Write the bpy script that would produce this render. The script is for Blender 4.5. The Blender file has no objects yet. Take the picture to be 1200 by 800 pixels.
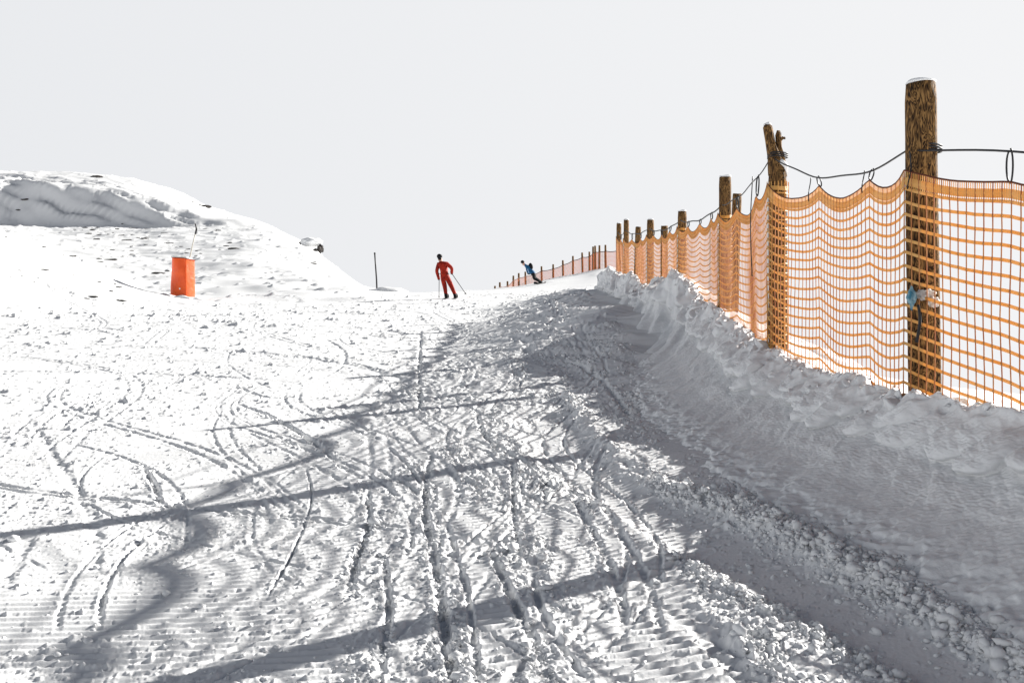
import bpy, bmesh, math, random
import numpy as np
from mathutils import Vector, Matrix
random.seed(7)
rng = np.random.default_rng(11)
S = bpy.context.scene
C = S.collection
F = 1100.0 / 1200.0        # focal length over frame width
R = math.radians
SUN_AZ, SUN_EL = 34.0, 24.0            # azimuth measured from +X towards +Y

# ------------------------------------------------------------------ noise
def _hash(ix, iy, seed):
    h = ix.astype(np.uint32) * np.uint32(374761393) + iy.astype(np.uint32) * np.uint32(668265263) + np.uint32((seed * 2246822519) & 0xffffffff)
    h = (h ^ (h >> np.uint32(13))) * np.uint32(1274126177)
    return h ^ (h >> np.uint32(16))
_ga = np.arange(256) * (2 * math.pi / 256)
GX, GY = np.cos(_ga).astype(np.float32), np.sin(_ga).astype(np.float32)
def pn(x, y, lam, seed=0):
    """gradient noise, about -0.7..0.7"""
    x = np.asarray(x, np.float64) / lam; y = np.asarray(y, np.float64) / lam
    fx = np.floor(x); fy = np.floor(y)
    ix = fx.astype(np.int64); iy = fy.astype(np.int64)
    tx = (x - fx).astype(np.float32); ty = (y - fy).astype(np.float32)
    sx = tx * tx * tx * (tx * (tx * 6 - 15) + 10); sy = ty * ty * ty * (ty * (ty * 6 - 15) + 10)
    def c(dx, dy):
        g = (_hash(ix + dx, iy + dy, seed) & np.uint32(255)).astype(np.int32)
        return GX[g] * (tx - dx) + GY[g] * (ty - dy)
    a = c(0, 0); a += (c(1, 0) - a) * sx
    b = c(0, 1); b += (c(1, 1) - b) * sx
    return a + (b - a) * sy
def sm(a, b, x):
    t = np.clip((x - a) / (b - a), 0, 1); return t * t * (3 - 2 * t)

# ------------------------------------------------------------------ materials
def mat(name, col, rough=0.6, spec=0.3, bump=None, noise=None, trans=0.0, metal=0.0):
    m = bpy.data.materials.new(name); m.use_nodes = True
    n, l = m.node_tree.nodes, m.node_tree.links
    p = n['Principled BSDF']; p.inputs['Base Color'].default_value = (*col, 1)
    p.inputs['Roughness'].default_value = rough; p.inputs['Specular IOR Level'].default_value = spec
    p.inputs['Metallic'].default_value = metal
    tc = n.new('ShaderNodeTexCoord')
    if noise:
        col2, sc, dist = noise
        t = n.new('ShaderNodeTexNoise'); t.inputs['Scale'].default_value = sc; t.inputs['Detail'].default_value = 6; t.inputs['Distortion'].default_value = dist
        l.new(tc.outputs['Object'], t.inputs['Vector'])
        r = n.new('ShaderNodeValToRGB'); r.color_ramp.elements[0].position = .35; r.color_ramp.elements[1].position = .65
        r.color_ramp.elements[0].color = (*col, 1); r.color_ramp.elements[1].color = (*col2, 1)
        l.new(t.outputs['Fac'], r.inputs['Fac']); l.new(r.outputs['Color'], p.inputs['Base Color'])
    if bump:
        sc, st, di = bump
        t = n.new('ShaderNodeTexNoise'); t.inputs['Scale'].default_value = sc; t.inputs['Detail'].default_value = 5
        l.new(tc.outputs['Object'], t.inputs['Vector'])
        b = n.new('ShaderNodeBump'); b.inputs['Strength'].default_value = st; b.inputs['Distance'].default_value = di
        l.new(t.outputs['Fac'], b.inputs['Height']); l.new(b.outputs['Normal'], p.inputs['Normal'])
    if trans:
        tr = n.new('ShaderNodeBsdfTranslucent'); tr.inputs['Color'].default_value = (*col, 1)
        mx = n.new('ShaderNodeMixShader'); mx.inputs[0].default_value = trans
        l.new(p.outputs[0], mx.inputs[1]); l.new(tr.outputs[0], mx.inputs[2]); l.new(mx.outputs[0], n['Material Output'].inputs['Surface'])
    return m
M = {}
M['snow'] = mat('snow', (.86, .87, .88), .55, .25, bump=(70, .2, .008))
M['snow_soft'] = mat('wind_snow', (.86, .87, .88), .6, .2, bump=(45, .3, .012))
M['net_h'] = mat('orange_cord', (.90, .46, .11), .5, .3, noise=((.92, .60, .22), 5, 0), trans=.36)
M['net_v'] = mat('rust_cord', (.50, .15, .045), .5, .3, noise=((.80, .36, .12), 6, 0), trans=.25)
M['net_far'] = mat('far_orange_cord', (.82, .30, .12), .6, .2, trans=.35)
M['dark'] = mat('black_cord', (.015, .015, .018), .5, .4)
M['edge'] = mat('brown_edge_cord', (.16, .05, .025), .6, .3)
M['black'] = mat('black_cloth', (.012, .012, .014), .7, .2, bump=(40, .3, .01))
M['rock'] = mat('dark_rock', (.03, .028, .027), .85, .2, bump=(4, .8, .1), noise=((.10, .09, .085), 2.5, .5))
M['red'] = mat('red_suit', (.44, .03, .013), .7, .15, noise=((.22, .012, .008), 7, .4), bump=(14, .5, .03))
M['blue'] = mat('blue_jacket', (.012, .05, .16), .6, .2, noise=((.02, .17, .33), 7, .4))
M['skin'] = mat('skin', (.55, .32, .24), .5, .3)
M['pad'] = mat('orange_pad_vinyl', (.82, .105, .012), .42, .3, noise=((.72, .075, .01), 2.5, .6), bump=(3, .6, .06))
M['padw'] = mat('white_foam', (.8, .8, .78), .6, .2)
M['pole'] = mat('pale_pole', (.55, .52, .45), .4, .4)
M['rag_b'] = mat('blue_rag', (.05, .20, .30), .7, .2, noise=((.45, .62, .66), 22, .6))
M['rag_w'] = mat('white_rag', (.75, .75, .72), .7, .2, noise=((.5, .42, .38), 30, .6))
M['steel'] = mat('grey_metal', (.2, .2, .21), .4, .5, metal=.6)

def wood():
    m = bpy.data.materials.new('weathered_wood'); m.use_nodes = True
    n, l = m.node_tree.nodes, m.node_tree.links; p = n['Principled BSDF']
    p.inputs['Roughness'].default_value = .8; p.inputs['Specular IOR Level'].default_value = .15
    tc = n.new('ShaderNodeTexCoord'); mp = n.new('ShaderNodeMapping'); mp.inputs['Scale'].default_value = (1, 1, .22)
    l.new(tc.outputs['Object'], mp.inputs['Vector'])
    ns = n.new('ShaderNodeTexNoise'); ns.inputs['Scale'].default_value = 19; ns.inputs['Detail'].default_value = 2; ns.inputs['Distortion'].default_value = 1.2
    l.new(mp.outputs[0], ns.inputs['Vector'])
    mu = n.new('ShaderNodeMath'); mu.operation = 'MULTIPLY'; mu.inputs[1].default_value = 9; l.new(ns.outputs['Fac'], mu.inputs[0])
    fr = n.new('ShaderNodeMath'); fr.operation = 'PINGPONG'; fr.inputs[1].default_value = .5; l.new(mu.outputs[0], fr.inputs[0])
    n2 = n.new('ShaderNodeTexNoise'); n2.inputs['Scale'].default_value = 55; n2.inputs['Detail'].default_value = 4; l.new(mp.outputs[0], n2.inputs['Vector'])
    ad = n.new('ShaderNodeMath'); ad.operation = 'MULTIPLY_ADD'; ad.inputs[1].default_value = .7; l.new(n2.outputs['Fac'], ad.inputs[0]); l.new(fr.outputs[0], ad.inputs[2])
    r = n.new('ShaderNodeValToRGB'); e = r.color_ramp.elements
    e[0].position = .38; e[0].color = (.02, .012, .007, 1); e[1].position = .8; e[1].color = (.34, .19, .07, 1)
    k = e.new(.55); k.color = (.115, .058, .022, 1)
    l.new(ad.outputs[0], r.inputs['Fac']); l.new(r.outputs['Color'], p.inputs['Base Color'])
    b = n.new('ShaderNodeBump'); b.inputs['Strength'].default_value = .8; b.inputs['Distance'].default_value = .012
    l.new(ad.outputs[0], b.inputs['Height']); l.new(b.outputs['Normal'], p.inputs['Normal'])
    return m
M['wood'] = wood()

# ------------------------------------------------------------------ object helpers
def tag(o, label=None, cat=None, group=None, kind=None):
    if label: o['label'] = label
    if cat: o['category'] = cat
    if group: o['group'] = group
    if kind: o['kind'] = kind
    return o
def empty(name, loc, label, cat, group=None):
    o = bpy.data.objects.new(name, None); C.objects.link(o); o.location = loc; o.empty_display_size = .2
    return tag(o, label, cat, group)
def grid_mesh(name, V, material, parent=None):
    """V : (rows, cols, 3) array -> one smooth quad sheet"""
    nr, nc, _ = V.shape
    me = bpy.data.meshes.new(name)
    me.vertices.add(nr * nc); me.vertices.foreach_set('co', V.astype(np.float32).ravel())
    i = np.arange(nr - 1)[:, None] * nc + np.arange(nc - 1)[None, :]
    q = np.stack([i, i + 1, i + nc + 1, i + nc], -1).reshape(-1, 4)
    nf = len(q)
    me.loops.add(nf * 4); me.loops.foreach_set('vertex_index', q.ravel().astype(np.int32))
    me.polygons.add(nf); me.polygons.foreach_set('loop_start', (np.arange(nf) * 4).astype(np.int32))
    me.polygons.foreach_set('use_smooth', np.ones(nf, bool))
    me.update(calc_edges=True); me.materials.append(material)
    o = bpy.data.objects.new(name, me); C.objects.link(o)
    if parent: o.parent = parent
    return o
def raw_mesh(name, V, Fq, material, parent=None, smooth=False):
    """V (n,3), Fq (m,k) all faces with k corners"""
    V = np.asarray(V, np.float32); Fq = np.asarray(Fq, np.int32); k = Fq.shape[1]
    me = bpy.data.meshes.new(name)
    me.vertices.add(len(V)); me.vertices.foreach_set('co', V.ravel())
    me.loops.add(Fq.size); me.loops.foreach_set('vertex_index', Fq.ravel())
    me.polygons.add(len(Fq)); me.polygons.foreach_set('loop_start', (np.arange(len(Fq)) * k).astype(np.int32))
    me.polygons.foreach_set('use_smooth', np.full(len(Fq), smooth))
    me.update(calc_edges=True); me.materials.append(material)
    o = bpy.data.objects.new(name, me); C.objects.link(o)
    if parent: o.parent = parent
    return o
def bm_obj(name, bm, material, parent=None, smooth=True):
    me = bpy.data.meshes.new(name); bmesh.ops.recalc_face_normals(bm, faces=bm.faces[:]); bm.to_mesh(me); bm.free()
    for p in me.polygons: p.use_smooth = smooth
    me.materials.append(material)
    o = bpy.data.objects.new(name, me); C.objects.link(o)
    if parent: o.parent = parent
    return o
def tube(bm, pts, rad, n=8, cap=True):
    pts = [Vector(p) for p in pts]; rings = []
    rads = rad if isinstance(rad, (list, tuple)) else [rad] * len(pts)
    up = Vector((.13, .21, .97)).normalized()
    for i, p in enumerate(pts):
        d = (pts[min(i + 1, len(pts) - 1)] - pts[max(i - 1, 0)]).normalized()
        a = d.cross(up)
        if a.length < .1: a = d.cross(Vector((1, 0, 0)))
        a.normalize(); b = d.cross(a)
        rings.append([bm.verts.new(p + (a * math.cos(2 * math.pi * k / n) + b * math.sin(2 * math.pi * k / n)) * rads[i]) for k in range(n)])
    for r0, r1 in zip(rings, rings[1:]):
        for k in range(n): bm.faces.new((r0[k], r0[(k + 1) % n], r1[(k + 1) % n], r1[k]))
    if cap:
        bm.faces.new(rings[0][::-1]); bm.faces.new(rings[-1])
def ribbons(lines, hw, ht, up=None):
    """lines: list of (n,3) arrays. box cords; hw = half width along 'up', ht = half thickness sideways."""
    VV, FF, base = [], [], 0
    for P in lines:
        P = np.asarray(P, float); n = len(P)
        d = np.gradient(P, axis=0); d /= np.linalg.norm(d, axis=1)[:, None] + 1e-9
        w = np.tile(np.asarray(up if up is not None else (0, 0, 1.0), float), (n, 1))
        side = np.cross(d, w); side /= np.linalg.norm(side, axis=1)[:, None] + 1e-9
        w2 = np.cross(side, d)
        q = np.stack([P + w2 * hw, P + side * ht, P - w2 * hw, P - side * ht], 1)
        VV.append(q.reshape(-1, 3))
        i = base + np.arange(n - 1)[:, None] * 4
        for k in range(4):
            kk = (k + 1) % 4
            FF.append(np.concatenate([i + k, i + kk, i + kk + 4, i + k + 4], 1))
        base += n * 4
    return np.concatenate(VV), np.concatenate(FF)

# ------------------------------------------------------------------ large shape of the mountain
# apparent height (in 1200-wide picture rows, level sight line at 400) at given bearings and depths
cols = [-700, -200, 0, 60, 120, 160, 200, 240, 300, 340, 370, 400, 430, 460, 490, 520, 583, 616, 635, 660, 683, 710, 760, 800, 1200, 1800]
deps = [15, 20, 25, 30, 38, 50, 65, 85, 105, 125, 128.5, 150, 180, 260, 600, 3000]
pl = [303 + 1760 / d for d in deps]
T = {
 -700: [420, 380, 330, 260, 150, 170, 190, 210, 220, 225, 190, 185, 180, 200, 300, 395],
 -200: [420, 388, 350, 290, 200, 215, 235, 245, 250, 250, 200, 193, 190, 205, 300, 395],
    0: [420, 391, 366, 330, 267, 292, 294, 284, 273, 263, 211, 204, 200, 212, 300, 395],
   60: [420, 391, 371, 346, 288, 308, 308, 293, 277, 265, 214, 205, 202, 214, 300, 395],
  120: [420, 391, 373, 355, 318, 330, 322, 298, 279, 266, 219, 208, 205, 218, 305, 395],
  160: [420, 391, 373, 360, 340, 342, 326, 300, 280, 266, 226, 212, 210, 225, 310, 395],
  200: [420, 391, 373, 361, 351, 345, 326, 300, 280, 264, 240, 226, 222, 240, 315, 395],
  240: [420, 391, 373, 362, 352, 343, 322, 297, 278, 265, 253, 243, 241, 255, 320, 395],
  300: [420, 391, 373, 362, 350, 340, 320, 295, 277, 266, 262, 258, 262, 275, 330, 395],
  340: [420, 391, 373, 362, 349, 339, 322, 299, 282, 274, 274, 278, 290, 300, 340, 395],
  370: [420, 391, 373, 362, 349, 339, 326, 305, 293, 296, 298, 305, 315, 330, 350, 395],
  400: [420, 391, 373, 362, 349, 339, 329, 317, 318, 325, 328, 335, 345, 360, 380, 400],
  430: [420, 391, 373, 362, 349, 341, 335.5, 340, 350, 360, 363, 370, 380, 390, 400, 405],
  460: [420, 391, 373, 362, 349, 341.5, 341, 350, 360, 370, 372, 380, 390, 395, 400, 405],
  490: [420, 391, 373, 362, 349, 343, 346, 354, 364, 374, 376, 384, 392, 400, 405, 405],
  520: [420, 391, 373, 362, 349, 341.5, 343, 352, 362, 372, 374, 382, 392, 400, 405, 405],
  583: [420, 391, 373, 362, 349, 340, 338.5, 345, 354, 362, 364, 372, 382, 395, 405, 405],
  616: [420, 391, 373, 362, 349, 339, 334, 335, 342, 350, 352, 360, 372, 390, 405, 405],
  635: [420, 391, 373, 362, 349, 338, 330, 328.5, 333, 340, 343, 352, 365, 385, 405, 405],
  660: [420, 391, 373, 362, 349, 337, 328, 323, 328, 336, 339, 348, 362, 385, 405, 405],
  683: [420, 391, 373, 362, 348, 335, 326, 319.5, 325, 333, 336, 346, 360, 385, 405, 405],
  710: [420, 391, 373, 362, 347, 333, 321, 309.5, 317, 328, 331, 342, 358, 385, 405, 405],
  760: [420, 391, 373, 362, 349, 338, 330, 324, 330, 338, 341, 350, 364, 385, 405, 405],
  800: [420, 391, 380, 384, 392, 402, 412, 420, 430, 438, 440, 445, 452, 460, 470, 480],
 1200: [420, 436, 452, 462, 468, 470, 470, 462, 468, 472, 472, 474, 476, 478, 482, 486],
 1800: [420, 436, 452, 462, 468, 470, 470, 462, 468, 472, 472, 474, 476, 478, 482, 486]}
ND, NU = 1400, 500
lgd = np.linspace(math.log(15), math.log(3000), ND); ug = np.linspace(-1.18, 1.09, NU)
_tab = np.array([[(400 - v) / 1100 * d for v, d in zip(T[c], deps)] for c in cols])
_cu = np.array([(c - 600) / 1100 for c in cols]); _ld = np.log(deps)
_a = np.array([np.interp(np.exp(lgd), deps, row) for row in _tab])            # cols x ND
TAB = np.array([np.interp(ug, _cu, _a[:, j]) for j in range(ND)])              # ND x NU
def _blur(A, k, ax):
    ker = np.hanning(k + 2)[1:-1]; ker /= ker.sum()
    pad = [(0, 0), (0, 0)]; pad[ax] = (k // 2, k // 2)
    P = np.pad(A, pad, mode='edge')
    return np.apply_along_axis(lambda v: np.convolve(v, ker, 'valid'), ax, P)
_plane = (-1.6 + .088 * np.exp(lgd))[:, None]
TAB = _blur(_blur(TAB - _plane, 9, 0), 9, 1) + _plane
def macro(x, y):
    yy = np.maximum(y, -60)
    z = -1.6 + .088 * yy
    m = y > 15
    if m.any():
        ys = y[m]; us = np.clip(x[m] / ys, ug[0], ug[-1] - 1e-6)
        fd = (np.log(ys) - lgd[0]) / (lgd[1] - lgd[0]); fu = (us - ug[0]) / (ug[1] - ug[0])
        i = np.clip(fd.astype(int), 0, ND - 2); j = np.clip(fu.astype(int), 0, NU - 2)
        a, b = np.clip(fd - i, 0, 1), np.clip(fu - j, 0, 1)
        v = TAB[i, j] * (1 - a) * (1 - b) + TAB[i + 1, j] * a * (1 - b) + TAB[i, j + 1] * (1 - a) * b + TAB[i + 1, j + 1] * a * b
        z[m] = v
    return z

# fence line: (depth, x) ------------------------------------------------
FY = [-4, 1.6, 5.28, 6.2, 9.1, 12.6, 16, 19.5, 23, 26]
FX = [4.5, 3.55, 2.90, 2.69, 2.54, 2.84, 2.87, 2.86, 2.79, 2.93]
BY = FY + [28, 32, 40, 55]; BX = FX + [2.84, 2.95, 3.6, 5.5]
def fx(y): return np.interp(y, BY, BX)
BH_Y = [-4, 4, 5.2, 6.2, 7.7, 9.1, 12.6, 14.5, 16, 19.5, 24, 27.5, 30, 40]
BH = [.9, .9, .70, .68, .64, .72, .86, 1.05, 1.19, 1.12, 1.12, 1.2, .5, -.2]
WF_Y = [-4, 4, 6, 11, 15, 22, 30, 45]
WF = [1.15, 1.15, 1.2, 1.2, 1.0, .85, .8, .5]

def px(X, Y):
    d = 1760.0 / (Y - 303.0); return ((X - 600) / 1100 * d, d)
def line_w(pts, n=6):
    P = np.array([px(*p) for p in pts]); out = []
    Q = np.vstack([2 * P[0] - P[1], P, 2 * P[-1] - P[-2]])
    for i in range(1, len(Q) - 2):
        for t in np.linspace(0, 1, n, endpoint=False):
            a, b, c, d = Q[i - 1], Q[i], Q[i + 1], Q[i + 2]
            out.append(.5 * (2 * b + (c - a) * t + (2 * a - 5 * b + 4 * c - d) * t * t + (3 * b - a - 3 * c + d) * t ** 3))
    out.append(P[-1]); return np.array(out)

# ------------------------------------------------------------------ ground grid (polar, finest where one stands)
th = np.concatenate([np.linspace(-180, -42, 40, endpoint=False), np.linspace(-42, 42, 1500, endpoint=False), np.linspace(42, 180, 41)]) * math.pi / 180
rr = np.concatenate([np.linspace(.05, 2.9, 60, endpoint=False), np.geomspace(2.9, 50, 1250, endpoint=False), np.geomspace(50, 200, 420, endpoint=False), np.geomspace(200, 3000, 50)])
RR, TH = np.meshgrid(rr, th, indexing='ij')
X = (RR * np.sin(TH)); Y = (RR * np.cos(TH))
U = np.where(Y > 1, X / np.maximum(Y, 1), 0)
hw_ = sm(-.3, -.36, U) * sm(100, 118, Y) * (1 - sm(140, 170, Y))
Yw = Y + hw_ * (2.5 * pn(X * .5 + Y, Y, 12, 101) + .7 * pn(X * .35 + Y, Y, 3.0, 102) + .7 * pn(X * .35 + Y, Y, 1.2, 104))
Z = macro(X.ravel(), Yw.ravel()).reshape(X.shape)
fade = lambda lo, hi: 1 - sm(lo, hi, RR)
# the bank rises from a gently raised shoulder
fxx = fx(Y); side = fxx - X                      # distance left of the fence
near = sm(-6, 0, Y) * (1 - sm(38, 48, Y))
Z += near * .10 * sm(2.4, .9, side) * (side > -3)
Z += near * .52 * sm(12.5, 17, Y) * sm(4.2, .9, side) * (1 - sm(28, 34, Y))
# beyond the fence the land falls away a little
Z -= near * sm(.4, 9, -side) * 3.2
# gentle undulation
front = sm(-1, 2, Y)
Z += .035 * pn(X, Y, 3.1, 1) * sm(2, 6, RR) * (1 - sm(60, 90, RR)) + .10 * pn(X, Y, 9., 2) * sm(8, 20, RR) * (1 - sm(45, 60, RR))
hill = np.clip(sm(-.12, -.2, U), 0, 1) * sm(26, 45, Y)
Z += hill * (.55 * pn(X, Y, 14, 3) * sm(50, 80, Y) + .32 * pn(X, Y, 5, 4) + .16 * pn(X + .3 * Y, Y, 2.1, 5))
# flutings and small drift edges on the hill
st = pn(X * .35 + Y * .25, Y * .9 - X * .3, 1.5, 6)
Z += hill * .45 * np.maximum(0, st - .22) * sm(.0, .3, pn(X, Y, 24, 7) + .12)
sm2 = pn(X, Y, .9, 8)
Z += hill * .55 * np.maximum(0, sm2 - .30)
# scoop rim: ragged
rim = hill * sm(122, 128, Y) * (1 - sm(136, 150, Y)) * sm(-.33, -.36, U)
Z += rim * (.6 * pn(X * .22 + Y * .8, Y - .2 * X, 2.6, 9) + .7 * pn(X * .3 + Y, Y - .2 * X, 1.1, 10))

# --- roughness masks on the piste
band = pn(X * 1.0 - .35 * Y, Y * .28, .42, 12)
rough = .30 + .9 * np.maximum(0, band) * 1.6
centre = sm(-1.6, -.3, X - (Y - 4) * .02) * sm(2.2, 1.6, X)                     # churned strip below the fence
upper = sm(9, 13, Y) * (1 - sm(34, 48, Y)) * sm(-2.2, .6, X - .03 * Y)
rough = rough * (.42 + .75 * np.maximum(centre, upper)) + .30 * upper + .15 * centre
left_smooth = sm(-.2, -.9, pn(X, Y, 1.6, 13) - .3 * centre)
rough *= 1 - .75 * sm(.05, .35, pn(X, Y, 1.25, 14)) * (1 - .5 * upper)
stripe = pn(X + .10 * Y, Y * .14, .30, 15)
rough *= np.clip(.85 + 2.6 * stripe * np.maximum(centre, .35), .12, 1.9)
rough = np.clip(rough, .04, 1.3)
piste = front * (1 - sm(34, 60, RR)) * (1 - hill)

def slice_for(P, w):
    r = np.hypot(P[:, 0], P[:, 1]); t = np.arctan2(P[:, 0], P[:, 1])
    m = w / max(r.min(), .5)
    i0, i1 = np.searchsorted(rr, r.min() - w), np.searchsorted(rr, r.max() + w)
    j0, j1 = np.searchsorted(th, t.min() - m), np.searchsorted(th, t.max() + m)
    return slice(max(i0 - 1, 0), i1 + 1), slice(max(j0 - 1, 0), j1 + 1)
def dist_to(P, sl):
    xs, ys = X[sl], Y[sl]; best = np.full(xs.shape, 1e9)
    for a, b in zip(P, P[1:]):
        d = b - a; L = (d * d).sum() + 1e-9
        t = np.clip(((xs - a[0]) * d[0] + (ys - a[1]) * d[1]) / L, 0, 1)
        best = np.minimum(best, (xs - a[0] - t * d[0]) ** 2 + (ys - a[1] - t * d[1]) ** 2)
    return np.sqrt(best)

# packed trench beside the windrow, windrows of crumbs
def long_turns(N_, y_lo, y_hi, seed, near_=False):
    r4 = random.Random(seed)
    for k in range(N_):
        y0 = r4.uniform(y_lo, y_hi); x0 = r4.uniform(-.55 * y0, .12 * y0); a = math.pi / 2 + r4.gauss(0, .45); sgn = r4.choice((-1, 1)); P = [(x0, y0)]
        for s_ in range(30):
            a += sgn * .05 * math.sin(s_ * .16 + k) * 1.6
            P.append((P[-1][0] + math.cos(a) * .05 * y0 * 1.3, P[-1][1] + math.sin(a) * .05 * y0 * 1.3))
        P = np.array(P); P = P[(P[:, 1] > 3) & (P[:, 1] < 40) & (fx(P[:, 1]) - P[:, 0] > 1.7)]
        if len(P) < 8 or np.diff(P[:, 1]).min() < .01: continue
        ww, dp = r4.uniform(.011, .019) * (1 + .05 * y0), r4.uniform(.008, .018)
        for o_ in ((0, .17) if r4.random() < .7 else (0,)):
            carve(P + np.array([o_ * (1 + .1 * math.sin(k)), 0]), ww, dp, dp * .45)
trench = line_w([(640, 490), (665, 535), (720, 570), (800, 618), (920, 685), (1100, 790), (1300, 900)])
wind1 = line_w([(665, 468), (690, 505), (750, 565), (880, 620), (1025, 700), (1175, 785), (1400, 920)])
wind2 = line_w([(740, 470), (800, 505), (880, 560), (950, 610), (1100, 700), (1200, 742), (1400, 830)])
wind3 = line_w([(690, 590), (745, 625), (815, 672), (930, 735), (1040, 800), (1200, 900)])
track3 = line_w([(760, 672), (795, 712), (835, 752), (880, 800), (960, 880)])
crumb_lines = []
CR = np.zeros_like(Z)          # coarse clod density
TD = np.zeros_like(Z); TR = np.zeros_like(Z)
def carve(P, w, depth, rim, soft=0, crumbs=0):
    sl = slice_for(P, w * 5); d = dist_to(P, sl)
    dd = d * (1 + .35 * pn(X[sl], Y[sl], w * 4, 21))
    if rim or depth < .03:
        e0 = np.hypot(X[sl] - P[0][0], Y[sl] - P[0][1]); e1 = np.hypot(X[sl] - P[-1][0], Y[sl] - P[-1][1])
        tp = sm(0, max(w * 20, .5), np.minimum(e0, e1)) * np.clip(.85 + 1.3 * pn(X[sl], Y[sl], max(.22, w * 5), 25) + .8 * pn(X[sl], Y[sl], .07, 26), .0, 1.25)
        dd = dd * (1 + .7 * pn(X[sl], Y[sl], .06, 27))
    else: tp = 1
    if rim or depth < .03: TD[sl] = np.minimum(TD[sl], -tp * depth * np.exp(-(dd / w) ** 4))
    else: Z[sl] -= depth * np.exp(-(dd / w) ** 4)
    if rim: TR[sl] = np.maximum(TR[sl], tp * rim * np.exp(-((dd - 1.7 * w) / (.7 * w)) ** 2) * (.55 + 1.3 * pn(X[sl], Y[sl], .09, 22)))
    if soft: rough[sl] *= 1 - soft * np.exp(-(d / w) ** 4)
    if crumbs: CR[sl] = np.maximum(CR[sl], crumbs * np.exp(-((d - 1.2 * w) / (1.2 * w)) ** 2))
carve(trench, .30, .045, .0, soft=.97)
carve(track3, .07, .05, .02, soft=.9)
def ridge(P, w, h, cr):
    sl = slice_for(P, w * 4); d = dist_to(P, sl)
    g = np.exp(-(d / w) ** 2)
    Z[sl] += h * g * (.7 + .9 * pn(X[sl], Y[sl], .16, 23) + .6 * pn(X[sl], Y[sl], .07, 24))
    CR[sl] = np.maximum(CR[sl], cr * g); rough[sl] = np.maximum(rough[sl], 1.1 * g)
ridge(wind1, .11, .05, .9); ridge(wind2, .13, .035, .8); ridge(wind3, .09, .018, .45)
# strip between the two windrows: churned
sl = slice_for(wind2, .6); d1 = dist_to(wind2, sl); d2 = dist_to(wind1, sl)
mid = np.exp(-((d1 + d2 - .3) / .28) ** 2) * (d1 + d2 < 1.2)
rough[sl] = np.maximum(rough[sl], .95 * mid); CR[sl] = np.maximum(CR[sl], .7 * mid)
# smooth, wind-packed snow at the bank foot
foot = near * sm(np.interp(Y, WF_Y, WF) + .15, np.interp(Y, WF_Y, WF) - .15, side)
rough *= 1 - .85 * foot

tracks = [
 ([(493, 388), (491, 430), (492, 485)], .06, .045, .02),
 ([(558, 478), (568, 512), (605, 538), (650, 562), (700, 592)], .045, .045, .02),
 ([(505, 528), (498, 590), (510, 660), (522, 740), (532, 815)], .05, .055, .022),
 ([(428, 562), (432, 610), (415, 660), (406, 702)], .04, .045, .018),
 ([(572, 636), (600, 700), (625, 750), (648, 815)], .045, .05, .02),
 ([(358, 545), (365, 582), (345, 640), (308, 708)], .016, .03, .01),
 ([(600, 540), (602, 600), (610, 655)], .03, .035, .018),
 ([(30, 485), (70, 545), (100, 590), (112, 630), (106, 690)], .07, .018, .008),
 ([(165, 540), (183, 572), (190, 602)], .04, .045, .02),
 ([(272, 468), (320, 489), (370, 520), (402, 548)], .05, .045, .02),
 ([(272, 448), (300, 460), (332, 466)], .05, .04, .015),
 ([(45, 600), (18, 660), (-20, 720)], .08, .015, .005),
 ([(520, 600), (548, 700), (560, 815)], .03, .03, .014),
 ([(448, 640), (455, 720), (438, 815)], .035, .035, .02),
 ([(395, 480), (450, 520), (495, 570), (500, 640)], .03, .02, .01),
 ([(560, 384), (620, 372), (655, 386), (640, 404)], .09, .05, .03),
 ([(540, 470), (600, 500), (690, 510)], .04, .035, .018),
 ([(370, 445), (400, 430), (402, 410), (380, 398)], .06, .03, .01),
 ([(640, 425), (690, 440), (720, 470), (740, 500)], .07, .04, .03),
 ([(0, 520), (60, 480), (180, 455), (300, 430), (420, 420)], .05, .015, .01),
 ([(620, 660), (640, 730), (700, 815)], .035, .03, .018),
]
for P, w, dp, rm in tracks:
    carve(line_w(P), w * .52, dp * .66, rm * .5, soft=.5, crumbs=.22 if dp > .03 else 0)
r2 = random.Random(5)
long_turns(34, 2.6, 9, 83); long_turns(22, 8, 20, 78)
for k in range(46):                      # light old turns all over the upper piste
    y0 = r2.uniform(7, 36); x0 = r2.uniform(-.5 * y0, .05 * y0); a = r2.uniform(-.5, .9) + math.pi / 2 * r2.choice((0, 1, 1)); cv = r2.uniform(-.5, .5)
    P = [(x0, y0)]
    for s in range(14):
        stp = .04 * y0; a += cv * stp * .6; P.append((P[-1][0] + math.cos(a) * stp, P[-1][1] + math.sin(a) * stp))
    P = np.array(P)
    if P[:, 1].min() < 5 or P[:, 1].max() > 46 or (P[:, 0] - fx(P[:, 1])).max() > -1.6: continue
    carve(P, .012 * y0 ** .75, r2.uniform(.010, .028), r2.uniform(.004, .014))
    CR_ = None

Z += TD + TR * (1 + TD / .03).clip(0, 1)
lane = line_w([(640, 470), (700, 520), (730, 570), (745, 620), (765, 690), (775, 760), (780, 860)])
sl = slice_for(lane, .9); dl = dist_to(lane, sl) * (1 + .6 * pn(X[sl], Y[sl], .5, 33)); LN = np.zeros_like(Z); LN[sl] = 1 - sm(.14, .24, dl)
lane2 = line_w([(470, 500), (520, 560), (555, 650), (585, 760), (600, 860)])
sl = slice_for(lane2, .9); dl = dist_to(lane2, sl) * (1 + .8 * pn(X[sl], Y[sl], .4, 34)); LN[sl] = np.maximum(LN[sl], .8 * (1 - sm(.05, .11, dl)))
LN *= 1 - sm(9, 11, RR)
rough *= 1 - .9 * LN; CR *= 1 - .9 * LN
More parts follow.
